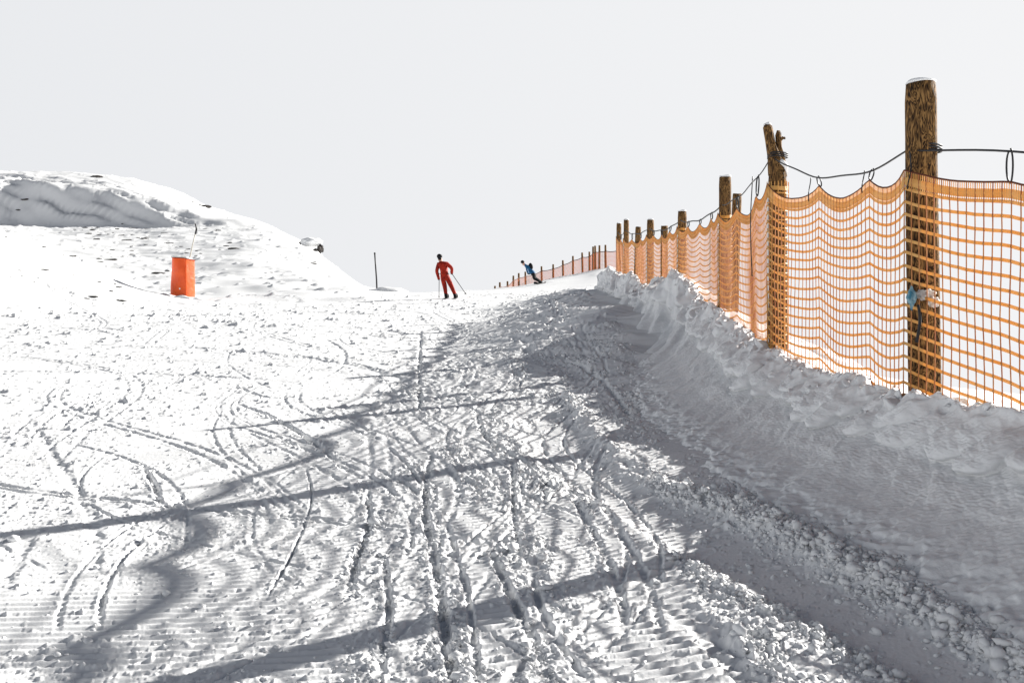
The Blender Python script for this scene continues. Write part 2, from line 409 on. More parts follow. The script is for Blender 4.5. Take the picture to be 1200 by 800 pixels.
# corduroy left by the groomer, worn away in patches
cmask = sm(.0, .22, pn(X, Y, 1.7, 31) + .06) * (1 - sm(8.5, 12, Y)) * sm(2, 3, RR) * np.clip(1 - rough * .75, 0, 1) * (1 - foot) * (X < 1.6) * (.35 + .65 * sm(-.05, .1, pn(X, Y, .9, 35)))
Z += LN * .0070 * np.sin((Y - .32 * X + .03 * pn(X, Y, 1.6, 32)) * (2 * math.pi / .066))
Z += np.clip(cmask - LN, 0, 1) * .0058 * np.sin((Y - .10 * X + .05 * pn(X, Y, 1.6, 32)) * (2 * math.pi / .060))
# crumbs in relief
A = piste * rough * (1 - .85 * np.clip(cmask + LN, 0, 1))
n1 = pn(X, Y, .17, 41); n2 = pn(X, Y, .075, 42)
Z += A * .032 * np.maximum(0, n1 - .08) * (1 - sm(24, 40, RR)) * 1.2
Z += A * .038 * np.maximum(-.05, n2) * fade(12, 22)
near_m = RR[:, 0] < 16; q = slice(0, int(near_m.sum()))
Z[q] += A[q] * (.028 * np.maximum(-.08, pn(X[q], Y[q], .034, 43))) * (1 - sm(7, 14, RR[q]))
q2 = slice(0, int((RR[:, 0] < 8).sum()))
Z[q2] += piste[q2] * .010 * (.15 + rough[q2]) * (1 - .85 * np.clip(cmask + LN, 0, 1)[q2]) * pn(X[q2], Y[q2], .017, 44)
# flecks: small loose lumps and the dents beside them, larger apart further up
lm = piste * (1 - foot)
dens_ = .17 * pn(X, Y, 1.9, 40) + .16 * pn(X * .6, Y, .5, 39) + .05 * np.minimum(1, rough)
for lam, lo0, lo1, hi0, hi1, sd in ((.030, 2.5, 3, 5, 7, 44), (.05, 2.6, 3.2, 9, 12, 45), (.085, 3.5, 5, 15, 20, 46), (.15, 8, 11, 26, 34, 47), (.28, 16, 24, 48, 66, 49)):
    ka, kb = np.searchsorted(rr, lo0), np.searchsorted(rr, hi1)
    q = slice(ka, kb)
    b_ = pn(X[q] * .7 + .25 * Y[q], Y[q], lam, sd) + .35 * pn(X[q], Y[q], lam * .42, sd + 60)
    am = lm[q] * lam * sm(lo0, lo1, RR[q]) * (1 - sm(hi0, hi1, RR[q]))
    Z[q] += am * (.95 * np.maximum(0, b_ - (.40 - dens_[q])) - .8 * np.maximum(0, -b_ - (.44 - dens_[q])))
fl = pn(X * .5, Y, .85, 50)
Z += (1 - hill) * .25 * np.maximum(0, fl - .36) * sm(30, 36, RR) * (1 - sm(80, 120, RR)) * front
chop = pn(X * .7 + .5 * Y, Y * .8, .55, 48)
Z += upper * piste * .15 * np.maximum(-.12, chop) + upper * piste * .07 * np.maximum(-.1, pn(X * .6 + .4 * Y, Y * .9, .26, 88))
CRf = CR * piste

ground = grid_mesh('ground', np.stack([X, Y, Z], -1), M['snow'])
tag(ground, 'white groomed ski slope churned by ski tracks, rising to the skyline', 'ground', kind='structure')

def gz(x, y):
    x = np.asarray(x, float); y = np.asarray(y, float)
    r = np.hypot(x, y); t = np.arctan2(x, y)
    i = np.clip(np.searchsorted(rr, r) - 1, 0, len(rr) - 2); j = np.clip(np.searchsorted(th, t) - 1, 0, len(th) - 2)
    a = (r - rr[i]) / (rr[i + 1] - rr[i]); b = (t - th[j]) / (th[j + 1] - th[j])
    return Z[i, j] * (1 - a) * (1 - b) + Z[i + 1, j] * a * (1 - b) + Z[i, j + 1] * (1 - a) * b + Z[i + 1, j + 1] * a * b

# ------------------------------------------------------------------ snow bank under the fence
ys = np.concatenate([np.linspace(-3, 3, 60, endpoint=False), np.geomspace(3, 46, 2000)])
bx = np.array([fx(v) for v in ys]); bx = np.convolve(np.pad(bx, 20, mode='edge'), np.ones(41) / 41, 'valid')
NT = 300
H = np.interp(ys, BH_Y, BH); W = np.interp(ys, WF_Y, WF)
t = np.linspace(0, 1, NT)
base_z = -1.6 + .088 * ys
big = macro(bx, ys); base_z = np.where(ys > 20, big, base_z)
kt = [0, .16, .34, .52, .62, .72, .76, .84, .92, 1]
Uo = np.stack([np.interp(t, kt, [w + .55, w + .05, .62 * w, .36 * w, .24 * w + .02, .16, .10, -.12, -.7, -2.2]) for w in W])
Hh = np.stack([np.interp(t, kt, [-.22, .10, .36 * h + .02, .63 * h, .79 * h, .95 * h, h, .99 * h, .74 * h, -.5]) for h in H])
ker = np.hanning(23); ker /= ker.sum()
sm1 = lambda A: np.apply_along_axis(lambda v: np.convolve(np.pad(v, 11, mode='edge'), ker, 'valid'), 1, A)
Uo, Hh = sm1(Uo), sm1(Hh)
SS, TT = np.meshgrid(ys, t, indexing='ij')
# crest goes up and down
crest = np.exp(-((TT - .75) / .13) ** 2)
Hh += crest * (.06 * pn(SS, SS * 0, .55, 51) + .05 * pn(SS, SS * 0 + 3, .23, 52) + .10 * pn(SS, SS * 0 + 5, 1.7, 53) + sm(11, 14, SS) * (.20 * np.exp(-((SS - 15.2) / 1.0) ** 2) - .14 * np.exp(-((SS - 19) / 1.3) ** 2) + .22 * pn(SS, SS * 0 + 9, 1.3, 153))) * sm(0, 4, SS)
farz = sm(10, 13, SS)
Hh += farz * np.exp(-((TT - .77) / .035) ** 2) * .22 * (np.abs(pn(SS - TT * 3, SS * 0, .42, 154)) - .1)
# hanging slabs and tongues of wind-blown snow just below the crest
lobe = np.zeros_like(Uo)
r3 = random.Random(9); yy_ = 2.6
while yy_ < 34:
    sc = 1 + .045 * max(0, yy_ - 6)
    for k in range(2):
        c_y = yy_ + r3.uniform(-.12, .12) * sc; c_t = r3.uniform(.60, .76); ra = r3.uniform(.10, .27) * sc; rt = r3.uniform(.05, .15)
        hgt = r3.uniform(.03, .10) * (1 + .02 * yy_)
        i0, i1 = np.searchsorted(ys, c_y - ra * 1.1), np.searchsorted(ys, c_y + ra * 1.1)
        if i1 <= i0 + 1: continue
        s_, t_ = SS[i0:i1], TT[i0:i1]
        wob = .25 * pn(s_, t_ * 3, .12, 60 + k)
        lean = r3.uniform(-.9, .9)
        q_ = np.abs((s_ - c_y) / ra + lean * (t_ - c_t)) ** 2.2 + np.abs((t_ - c_t) / rt) ** 2.6 + wob
        b_ = hgt * np.clip(1 - q_, 0, 1) ** .45 * (1 + .25 * (c_t - t_) / rt)
        lobe[i0:i1] = np.maximum(lobe[i0:i1], b_)
    yy_ += r3.uniform(.13, .34) * sc
fl2 = 1 - sm(24, 34, SS) * .3
# ragged flake edge on top
flk = np.abs(pn(SS * 1.0, TT * 2.2, .11, 55)); flk2 = np.abs(pn(SS, TT * 4, .3, 56))
topm = np.exp(-((TT - .765) / .05) ** 2)
Hh += topm * (.085 * (.35 - flk) + .13 * (.3 - flk2)) * sm(2, 4, SS)
XB = bx[:, None] - Uo - lobe * fl2
YB = SS.copy() - lobe * .35
ZB = base_z[:, None] + Hh + lobe * .15
# fluted wind texture on the face, finer grain everywhere
face = sm(.1, .25, TT) * (1 - sm(.66, .74, TT))
dsp = face * (.030 * pn(SS * 1.4 - TT * 1.1, TT * 1.2, .35, 57) + .012 * pn(SS * 1.2 - TT * .8, TT * 2.0, .09, 58) + .006 * pn(SS, TT * 4, .03, 59))
# towards the far end the face is scored by deeper gullies
dsp += face * .24 * sm(11, 14, SS) * pn(SS * 1.0 - TT * 3.0, TT * .9, .85, 61) + sm(.1, .2, TT) * (1 - sm(.74, .8, TT)) * .09 * sm(11, 14, SS) * pn(SS - TT * 2.4, TT * 1.5, .3, 161)
dsp += (1 - sm(.18, .3, TT)) * (.05 * pn(SS, TT * 3, .12, 62) + .04 * np.maximum(0, pn(SS, TT * 3, .05, 63))) * (1 - sm(20, 26, SS))
dsp += sm(.7, .78, TT) * .03 * pn(SS, TT * 6, .12, 64)
dsp += face * (.022 * np.maximum(0, pn(SS - TT * 2.2, TT * 1.0, .16, 65) - .1) + .05 * np.maximum(0, pn(SS - TT, TT * 1.6, .45, 66) - .15))
XB -= dsp * .8; ZB += dsp * .6
bank = grid_mesh('snow_bank', np.stack([XB, YB, ZB], -1), M['snow_soft'])
tag(bank, 'wind-carved snow bank with a ragged lip under the orange net fence', 'snow bank', kind='structure')

# ------------------------------------------------------------------ loose crumbs of snow
ico_bm = bmesh.new(); bmesh.ops.create_icosphere(ico_bm, subdivisions=1, radius=1)
IV = np.array([v.co[:] for v in ico_bm.verts]); IF = np.array([[v.index for v in f.verts] for f in ico_bm.faces]); ico_bm.free()
N = 420000
r_ = 2.6 * (16 / 2.6) ** rng.random(N); a_ = rng.uniform(-.62, .62, N)
cx, cy = r_ * np.sin(a_), r_ * np.cos(a_)
ii = np.clip(np.searchsorted(rr, r_), 0, len(rr) - 1); jj = np.clip(np.searchsorted(th, a_), 0, len(th) - 1)
dens = np.clip(.55 * CRf[ii, jj] + .16 * np.clip(rough[ii, jj] - .25, 0, 1) * piste[ii, jj] + .006, 0, 1)
keep = (rng.random(N) < dens) & (cx < fx(cy) - np.interp(cy, WF_Y, WF) + .12)
cx, cy, big_ = cx[keep], cy[keep], CRf[ii, jj][keep]
n = len(cx)
size = np.exp(rng.normal(math.log(.0058), .5, n)) * (1 + .9 * big_ * rng.random(n) ** 2) * (1 + .05 * cy); size = np.clip(size, .004, .034)
cz = gz(cx, cy) + size * .2
ang = rng.uniform(0, 6.28, n); ca, sa = np.cos(ang), np.sin(ang)
sc3 = rng.uniform(.65, 1.35, (n, 3)); sc3[:, 2] *= .75
J = IV[None] * (1 + rng.uniform(-.38, .38, (n, len(IV), 1))) * sc3[:, None] * size[:, None, None]
Vx = J[:, :, 0] * ca[:, None] - J[:, :, 1] * sa[:, None] + cx[:, None]
Vy = J[:, :, 0] * sa[:, None] + J[:, :, 1] * ca[:, None] + cy[:, None]
Vz = J[:, :, 2] + cz[:, None]
print('crumbs', n)
cr = raw_mesh('snow_crumbs', np.stack([Vx, Vy, Vz], -1).reshape(-1, 3), (IF[None] + (np.arange(n) * len(IV))[:, None, None]).reshape(-1, 3), M['snow'], smooth=True)
tag(cr, 'loose crumbs and clods of snow thrown up along the tracks', 'snow', kind='stuff')

# broken slabs and clods lodged along the lip of the bank
ico2 = bmesh.new(); bmesh.ops.create_icosphere(ico2, subdivisions=3, radius=1)
I2 = np.array([v.co[:] for v in ico2.verts]); I2F = np.array([[v.index for v in f.verts] for f in ico2.faces]); ico2.free()
VV, FFs, base = [], [], 0
for k in range(520):
    y_ = 3.0 * (30 / 3.0) ** rng.random(); iy = int(np.clip(np.searchsorted(ys, y_), 1, len(ys) - 2))
    onface = rng.random() < .08
    it = int(np.clip(rng.normal(.66, .05) if onface else rng.normal(.765, .022), .5, .86) * (NT - 1))
    c_ = np.array([XB[iy, it], YB[iy, it], ZB[iy, it]])
    sz = np.exp(rng.normal(math.log(.019), .55)) * (1 + .085 * max(0, y_ - 5)); sz = min(sz, .16 + .01 * y_)
    P = I2.copy()
    for _ in range(9):
        nrm = rng.normal(size=3); nrm /= np.linalg.norm(nrm); dd = rng.uniform(.38, .8)
        t_ = P @ nrm - dd; P -= np.outer(np.maximum(t_, 0) * .93, nrm)
    P *= np.array([1.25, .95, .55]) * sz
    P *= (1 + .10 * pn(P[:, 0] + k, P[:, 1] + P[:, 2], sz * .5, 5))[:, None]
    e_ = Matrix.Rotation(rng.uniform(0, 6.28), 3, 'Z') @ Matrix.Rotation(rng.normal(0, .6), 3, 'X') @ Matrix.Rotation(rng.normal(0, .6), 3, 'Y')
    P = P @ np.array(e_).T + c_ + np.array([0, 0, -.3 * sz])
    VV.append(P); FFs.append(I2F + base); base += len(P)
sb_ = raw_mesh('snow_clods', np.concatenate(VV), np.concatenate(FFs), M['snow_soft'], smooth=True)
tag(sb_, 'broken slabs and clods of snow lodged along the lip of the bank', 'snow', kind='stuff')

# ------------------------------------------------------------------ near fence
posts = [  # depth, x, top z, radius, lean
 (1.6, 3.50, .80, .1, (0, 0)), (6.2, 2.735, 1.70, .097, (-.012, 0)), (9.1, 2.575, 2.07, .088, (-.01, 0)), (12.6, 2.86, 2.2, .083, (0, 0)),
 (16, 2.90, 2.21, .075, (0, 0)), (19.5, 2.875, 2.52, .072, (0, 0)), (23, 2.80, 2.97, .068, (0, 0)), (26, 2.96, 3.26, .068, (0, 0))]
def post_pts(p): return Vector((p[1], p[0], 0))
fence = empty('net_fence', (2.71, 6.2, -.4), 'long orange net fence on brown wooden posts along the snow bank', 'fence')
FO = Vector((2.71, 6.2, -.4))
def local(V): return np.asarray(V) - np.array(FO)
def post_bm(r, h, seed, rings=26, n=22, snowtop=True):
    bm = bmesh.new(); rg = random.Random(seed); R_ = []
    ph = [rg.uniform(0, 6.28) for _ in range(4)]
    for i in range(rings + 1):
        z = h * i / rings
        ring = []
        for k in range(n):
            a = 2 * math.pi * k / n
            q = r * (1 + .03 * math.sin(2 * a + ph[0]) + .025 * math.sin(3 * a + ph[1] + z * 2) + .015 * math.sin(7 * a + ph[2]) + .01 * math.sin(11 * a + z * 4)) * (1.04 - .06 * i / rings)
            if i == rings: q *= .93
            ring.append(bm.verts.new((q * math.cos(a), q * math.sin(a), z + (.004 * math.sin(3 * a + ph[3]) if i == rings else 0))))
        R_.append(ring)
    for a, b in zip(R_, R_[1:]):
        for k in range(n): bm.faces.new((a[k], a[(k + 1) % n], b[(k + 1) % n], b[k]))
    bm.faces.new(R_[0][::-1]); bm.faces.new(R_[-1])
    return bm
def cap_bm(r, hgt, seed):
    bm = bmesh.new(); rg = random.Random(seed); n = 18; prev = None
    for j, (f, z) in enumerate(((1.0, 0), (1.03, .35), (.9, .8), (.55, 1.0))):
        ring = [bm.verts.new((r * f * (1 + .05 * math.sin(3 * a + seed)) * math.cos(a), r * f * (1 + .05 * math.sin(3 * a + seed)) * math.sin(a), z * hgt * (1 + .25 * math.sin(2 * a + seed)))) for a in [2 * math.pi * k / n for k in range(n)]]
        if prev:
            for k in range(n): bm.faces.new((prev[k], prev[(k + 1) % n], ring[(k + 1) % n], ring[k]))
        else: bm.faces.new(ring[::-1])
        prev = ring
    bm.faces.new(prev); return bm
for idx, (d, x, zt, r, lean) in enumerate(posts):
    h = zt - (-1.6 + .088 * d) + .1
    if idx == 2:          # the split, broken-topped post
        hh = h - .42
        bm = post_bm(r, hh, 40 + idx)
        def prong(pts, n=12):
            prev = None
            for (cx_, cy_, z_, rx, ry) in pts:
                ring = [bm.verts.new((cx_ + rx * math.cos(a) * (1 + .1 * math.sin(4 * a + z_ * 9)), cy_ + ry * math.sin(a), z_ + .012 * math.sin(3 * a + z_ * 20))) for a in [2 * math.pi * k / n for k in range(n)]]
                if prev:
                    for k in range(n): bm.faces.new((prev[k], prev[(k + 1) % n], ring[(k + 1) % n], ring[k]))
                else: bm.faces.new(ring[::-1])
                prev = ring
            bm.faces.new(prev)
        prong([(0, 0, hh - .05, .085, .083), (-.01, 0, hh + .04, .082, .08), (-.035, 0, hh + .14, .062, .07), (-.07, 0, hh + .28, .048, .06), (-.095, 0, hh + .42, .043, .052), (-.10, 0, hh + .44, .03, .04)])
        prong([(.04, .02, hh - .05, .04, .06), (.048, .02, hh + .08, .034, .05), (.045, .02, hh + .17, .022, .03), (.018, .02, hh + .24, .03, .024), (.012, .02, hh + .36, .028, .02), (.01, .02, hh + .39, .016, .012)])
        prong([(.03, .02, hh + .30, .012, .012), (.055, .02, hh + .33, .018, .012), (.075, .02, hh + .32, .008, .008)])
        po = bm_obj('post', bm, M['wood'], fence); po['label'] = 'split broken-topped wooden post with snow in the crack'
        po.location = Vector((x, d, zt - h)) - FO
        bm = bmesh.new(); tube(bm, [(.0, -.02, hh + .10), (.025, -.05, hh + .07), (.062, -.05, hh + .04), (.078, -.03, hh - .03)], [.03, .034, .026, .012], 8)
        bm_obj('snow_cap', bm, M['snow'], po)
        bm = bmesh.new(); tube(bm, [(-.13, 0, hh + .438), (-.09, 0, hh + .452), (-.065, 0, hh + .44)], [.02, .028, .015], 8)
        bm_obj('snow_cap', bm, M['snow'], po)
    else:
        po = bm_obj('post', post_bm(r, h, 40 + idx), M['wood'], fence)
        po.location = Vector((x, d, zt - h)) - FO; po.rotation_euler = (lean[1], lean[0], 0)
        cap = bm_obj('snow_cap', cap_bm(r * .95, .024, idx), M['snow'], po); cap.location = (0, 0, h + .002)
# shorter posts standing just behind the net
for (d, X_, zt, r, lx) in ((13.7, 863.7, 2.15, .07, .03), (21.5, 748, 2.62, .07, .03), (18.0, 778.5, 2.21, .07, 0)):
    x = (X_ - 600) / 1100 * d; h = zt - (-1.6 + .088 * d) + .1
    po = bm_obj('post', post_bm(r, h, int(d * 7)), M['wood'], fence); po['label'] = 'shorter wooden post leaning behind the net'
    po.location = Vector((x - lx * h, d, zt - h)) - FO; po.rotation_euler = (0, math.atan(lx), 0)

# net: path, top edge
PY = [1.6, 6.2, 9.1, 12.6, 16, 19.5, 23, 26]
PXn = [p[1] - p[3] - .012 for p in posts]; PXn[1] -= .035
TOPZ = [.15, 1.127, 1.53, 1.72, 1.96, 2.216, 2.53, 2.91]
hooks = []          # arc params (panel, fraction)
panelhooks = {0: [.22, .50, .80], 1: [.21, .586], 2: [.22, .62], 3: [.2, .45, .75], 4: [.25, .55, .8], 5: [.3, .66], 6: [.5]}
SAG = {0: .035, 1: .13, 2: .13, 3: .12, 4: .12, 5: .11, 6: .10}
def net_pt(panel, f):
    y = PY[panel] + (PY[panel + 1] - PY[panel]) * f
    x = PXn[panel] + (PXn[panel + 1] - PXn[panel]) * f
    L = PY[panel + 1] - PY[panel]
    z = TOPZ[panel] + (TOPZ[panel + 1] - TOPZ[panel]) * f
    ks = [0] + panelhooks[panel] + [1]
    for a, b in zip(ks, ks[1:]):
        if a <= f <= b:
            zs0 = z
            g = (f - a) / (b - a); z -= SAG[panel] * (4 * g * (1 - g)) ** .9 * ((b - a) * L / 1.3) ** .5
    z -= .05 * math.sin(math.pi * f)
    bill = (.05 + .02 * math.sin(f * 9 + panel * 2)) * math.sin(math.pi * f)
    return x + bill, y, z, zs0 - z
NPIT = .074; HP = .085
net_pts = []
for p in range(len(PY) - 1):
    L = math.hypot(PY[p + 1] - PY[p], PXn[p + 1] - PXn[p]); k = int(L / NPIT)
    for i in range(k): net_pts.append((*net_pt(p, i / k), p, i / k))
net_pts.append((*net_pt(6, 1.0)[:4], 6, 1.0))
NPp = np.array([q_[:3] for q_ in net_pts]); SGp = np.array([q_[3] for q_ in net_pts])
ROWS = 20
kk = np.arange(ROWS + 3)
offs = np.concatenate([[0, .03, .068], .068 + .048 + np.arange(ROWS) * HP])
def net_xyz(i_arr, off):
    P = NPp[i_arr]
    s = P[:, 1]
    wav = .007 * np.sin(s * 5.3 + off * 2.2) * min(1, off * 1.2) + .012 * np.array(pn(s, s * 0 + off, .7, 71)) * min(1, off * 1.5)
    dz = .012 * np.array(pn(s, s * 0 + off * 2, .45, 72)) + .004 * np.array(pn(s, s * 0 + off * 30, .09, 73))
    return np.stack([P[:, 0] + wav, P[:, 1] + .006 * np.array(pn(s, s * 0 + off * 6, .15, 74)), P[:, 2] + SGp[i_arr] * .5 * min(1, off / .6) - off + dz], 1)
idx_all = np.arange(len(NPp))
rows = [net_xyz(idx_all, o) for o in offs]
Vh, Fh = ribbons([local(r0) for r0 in rows[3:]], .0102, .003)
nh = raw_mesh('net', Vh, Fh, M['net_h'], fence)
vert_lines = [np.stack([rows[k][i] for k in range(len(rows))]) for i in idx_all]
Vv, Fv = ribbons([local(v) for v in vert_lines], .0074, .0040, up=(0.05, 1, 0))
nv = raw_mesh('upright_cords', Vv, Fv, M['net_v'], nh)
Vt, Ft = ribbons([local(rows[2])], .026, .003)
# doubled cords inside the hem
mid_rows = [(rows[0][:-1] + rows[0][1:]) / 2, (rows[2][:-1] + rows[2][1:]) / 2]
hem = []
for i in range(len(mid_rows[0])):
    for e_ in (-.25, 0, .25):
        a_, b_ = (rows[0][i] + rows[0][i + 1]) / 2 + e_ * (rows[0][i + 1] - rows[0][i]), (rows[2][i] + rows[2][i + 1]) / 2 + e_ * (rows[2][i + 1] - rows[2][i])
        hem.append(local(np.stack([a_, b_ - np.array([0, 0, .05])])))
Vt2, Ft2 = ribbons(hem, .004, .003, up=(0.05, 1, 0))
raw_mesh('top_band', np.concatenate([Vt, Vt2]), np.concatenate([Ft, Ft2 + len(Vt)]), M['net_h'], nh)
Ve, Fe = ribbons([local(rows[0])], .006, .006)
raw_mesh('edge_cord', Ve, Fe, M['edge'], nh)

wr_h, wr_v = [], []
for p in (2, 3, 4):
    pd, pxx, _, pr, _ = posts[p]; angs = np.linspace(math.pi, math.pi * 1.86, 5)
    zt_ = TOPZ[p]
    ring_at = lambda z_: np.stack([pxx + (pr + .014) * np.cos(angs), pd + (pr + .014) * np.sin(angs), np.full(len(angs), z_) + .006 * np.sin(angs * 3 + z_ * 40)], 1)
    rs = [ring_at(zt_ - o_ + .01) for o_ in offs]
    wr_h, wr_v = [], []
    if p > 2: angs = angs[:0]
    wr_h += rs[3:]; wr_v += [np.stack([r_x[i] for r_x in rs]) for i in range(len(rs[0]) if p == 2 else 2)]; wr_v += [np.stack([(r_x[i] + r_x[i + 1]) / 2 for r_x in rs[:3]]) for i in range(len(angs) - 1)]; wr_h += [rs[2], rs[2] + np.array([0, 0, -.012]), rs[2] + np.array([0, 0, .014])]
    A1, A2 = ribbons([local(v) for v in wr_h], .0065, .003); B1, B2 = ribbons([local(v) for v in wr_v], .0042, .003, up=(1, -.3, 0))
    raw_mesh('overlap', np.concatenate([A1, B1]), np.concatenate([A2, B2 + len(A1)]), M['net_h'], nh)
# cable and the hooks that carry the net
WA = [.22, 1.27, 1.80, 1.83, 2.06, 2.34, 2.72, 3.03]     # cable height at each post
def wire_pt(p, f):
    y = PY[p] + (PY[p + 1] - PY[p]) * f; x = PXn[p] + (PXn[p + 1] - PXn[p]) * f
    sagw = {0: .0, 1: .20, 2: .10}.get(p, .10)
    z = WA[p] + (WA[p + 1] - WA[p]) * f - sagw * 4 * f * (1 - f) + .01 * math.sin(f * 17 + p)
    nx_, ny_, nz_, _s = net_pt(p, f)
    return Vector((x + .05, y, max(z, nz_ + .045)))
bm = bmesh.new()
for p in range(7):
    tube(bm, [wire_pt(p, f) - FO for f in np.linspace(0, 1, 30)], .0068 if p < 3 else .010, 6)
for (p, f, n_) in ((1, .004, 3), (2, .004, 3)):   # wound round the post
    c_ = Vector((posts[p][1], posts[p][0], WA[p])) - FO
    for q_ in range(n_):
        tube(bm, [c_ + Vector((.094 * math.cos(a), .094 * math.sin(a), .018 * q_ - .02 + .004 * math.sin(a * 2))) for a in np.linspace(0, 2 * math.pi, 25)], .0065, 5)
bm_obj('cable', bm, M['dark'], fence)
for p, fs in panelhooks.items():
    for f in fs:
        a = wire_pt(p, f); b = Vector(net_pt(p, f)[:3]); b.x += .01
        bm = bmesh.new(); w = .016
        tp, bt = a.z + .012, b.z - .012; cz_ = (tp + bt) / 2; hz = (tp - bt) / 2
        cxy = Vector(((a.x + b.x) / 2, a.y, 0)) 
        pts = [Vector((cxy.x + (a.x - b.x) * .5 * math.cos(q_) + w * math.sin(q_) * .6, cxy.y - w * math.sin(q_), cz_ + hz * math.cos(q_) * (1 + .08 * math.sin(3 * q_)))) - FO for q_ in np.linspace(.2, 2 * math.pi - .25, 22)]
        tube(bm, pts, .0055 if p < 2 else .008, 6)
        bm_obj('hook', bm, M['dark'], fence)
# loose cord ends hanging down the net
for (p, f, L) in ((2, .22, 1.05), (1, .586, .20), (0, .98, .25), (1, .21, .16)):
    b = wire_pt(p, f); bm = bmesh.new()
    tube(bm, [Vector((b.x - .07 + .012 * math.sin(q_ * 5 + p), b.y + .01 * math.sin(q_ * 7), b.z - L * q_)) - FO for q_ in np.linspace(0, 1, 14)], .0045 if p < 2 else .006, 5)
    bm_obj('hanging_cord', bm, M['dark'], fence)
# rag knotted on the near post
RG = Vector((2.60, 6.03, .285))
rag = empty('knotted_rag', RG, 'small blue and white rag knotted to the nearest fence post', 'rag')
def lump(name, material, parent, c, s, seed, amp=.3, sub=3, smooth=True):
    bm = bmesh.new(); bmesh.ops.create_icosphere(bm, subdivisions=sub, radius=1)
    rg = random.Random(seed); of = [rg.uniform(0, 9) for _ in range(3)]
    for v in bm.verts:
        a = v.co; k = 1 + amp * (math.sin(a.x * 3 + of[0]) * math.sin(a.y * 4 + of[1]) + .6 * math.sin(a.z * 6 + of[2]) * math.sin(a.x * 7 + of[1]))
        v.co = Vector((a.x * s[0] * k + c[0], a.y * s[1] * k + c[1], a.z * s[2] * k + c[2]))
    return bm_obj(name, bm, material, parent, smooth)
lump('knot', M['rag_w'], rag, (.05, 0, .015), (.05, .028, .032), 3, .45)
lump('blue_fold', M['rag_b'], rag, (-.035, -.01, -.005), (.028, .025, .055), 8, .4)
lump('tail', M['rag_w'], rag, (.10, -.01, -.035), (.035, .025, .03), 5, .45)
bm = bmesh.new(); tube(bm, [(-.0 + .012 * math.sin(q_ * 4), -.02, -.05 - .24 * q_) for q_ in np.linspace(0, 1, 10)], [.010] * 9 + [.013], 6); bm_obj('dangling_strap', bm, M['dark'], rag)

# ------------------------------------------------------------------ far fence
far = [(724, 79, 288), (710, 80, 287), (702.3, 80, 287.5), (698, 81, 288), (695, 82, 289), (690.8, 83, 295), (682.7, 84, 296), (671.4, 85, 300), (660, 86, 305), (648.3, 87, 309.7),
       (635, 88, 312), (616, 86, 318.4), (608, 85, 320), (601.4, 84, 323), (595, 83, 329.5), (586, 82, 330.7), (580, 81, 335)]
far = [((a - 600) / 1100 * d, d, (400 - b) / 1100 * d) for a, d, b in far]
FF0 = Vector((far[1][0], far[1][1], float(gz(far[1][0], far[1][1]))))
ff = empty('net_fence', FF0, 'distant row of thin dark posts with orange netting on the skyline', 'fence')
ntop = []
for k, (x, d, zt) in enumerate(far):
    g = float(gz(x, d)); h = max(zt - g + .5, 1.2)
    po = bm_obj('post', post_bm(.09, h, 90 + k, rings=4, n=10), M['wood'], ff); po.location = Vector((x, d, zt - h)) - FF0
    po.rotation_euler = (0, random.uniform(-.02, .02), 0)
    ntop.append((x, d - .13, zt - (.55 if k in (1, 2, 3, 4) else .42)))
fl_pts = []
for a, b in zip(ntop, ntop[1:]):
    L = math.dist(a, b); n_ = max(3, int(L / .13))
    for i in range(n_):
        f = i / n_; fl_pts.append((a[0] + (b[0] - a[0]) * f, a[1] + (b[1] - a[1]) * f, a[2] + (b[2] - a[2]) * f - min(.16, .05 * L) * 4 * f * (1 - f)))
fl_pts.append(ntop[-1]); fl_pts = np.array(fl_pts)
hgt = 1.75
Vh, Fh = ribbons([fl_pts - np.array(FF0) - np.array([0, 0, o]) for o in np.arange(.12, hgt, .11)], .013, .008)
fn = raw_mesh('net', Vh, Fh, M['net_far'], ff)
Vv, Fv = ribbons([np.stack([p_ - np.array(FF0), p_ - np.array(FF0) - np.array([0, 0, hgt])]) for p_ in fl_pts], .011, .008, up=(1, 0, 0))
raw_mesh('upright_cords', Vv, Fv, M['net_far'], fn)
Ve, Fe = ribbons([fl_pts - np.array(FF0)], .035, .03)
raw_mesh('edge_cord', Ve, Fe, M['edge'], fn)

# ------------------------------------------------------------------ people
def skin_body(name, nodes, edges, parent, mats, assign, root=0, sub=2, bulk=1.22):
    me = bpy.data.meshes.new(name); me.from_pydata([n_[0] for n_ in nodes], edges, [])
    o = bpy.data.objects.new(name, me); C.objects.link(o)
    sk = o.modifiers.new('Skin', 'SKIN'); sk.use_smooth_shade = True
    o.modifiers.new('Sub', 'SUBSURF').levels = sub; o.modifiers['Sub'].render_levels = sub
    if not me.skin_vertices: 
        bpy.context.view_layer.objects.active = o
    dat = me.skin_vertices[0].data
    for i, n_ in enumerate(nodes):
        r = n_[1] if isinstance(n_[1], tuple) else (n_[1], n_[1]); r = (r[0] * bulk, r[1] * bulk) if not (n_[0][2] > 1.46 and bulk > 1.1) else r; dat[i].radius = r
        dat[i].use_root = (i == root)
    bpy.context.view_layer.update()
    dg = bpy.context.evaluated_depsgraph_get(); ev = o.evaluated_get(dg)
    m2 = bpy.data.meshes.new_from_object(ev)
    bpy.data.objects.remove(o); m2.name = name
    m2.materials.clear()
    for mm in mats: m2.materials.append(mm)
    for p in m2.polygons: p.use_smooth = True; p.material_index = assign(p.center)
    o2 = bpy.data.objects.new(name, m2); C.objects.link(o2); o2.parent = parent
    return o2
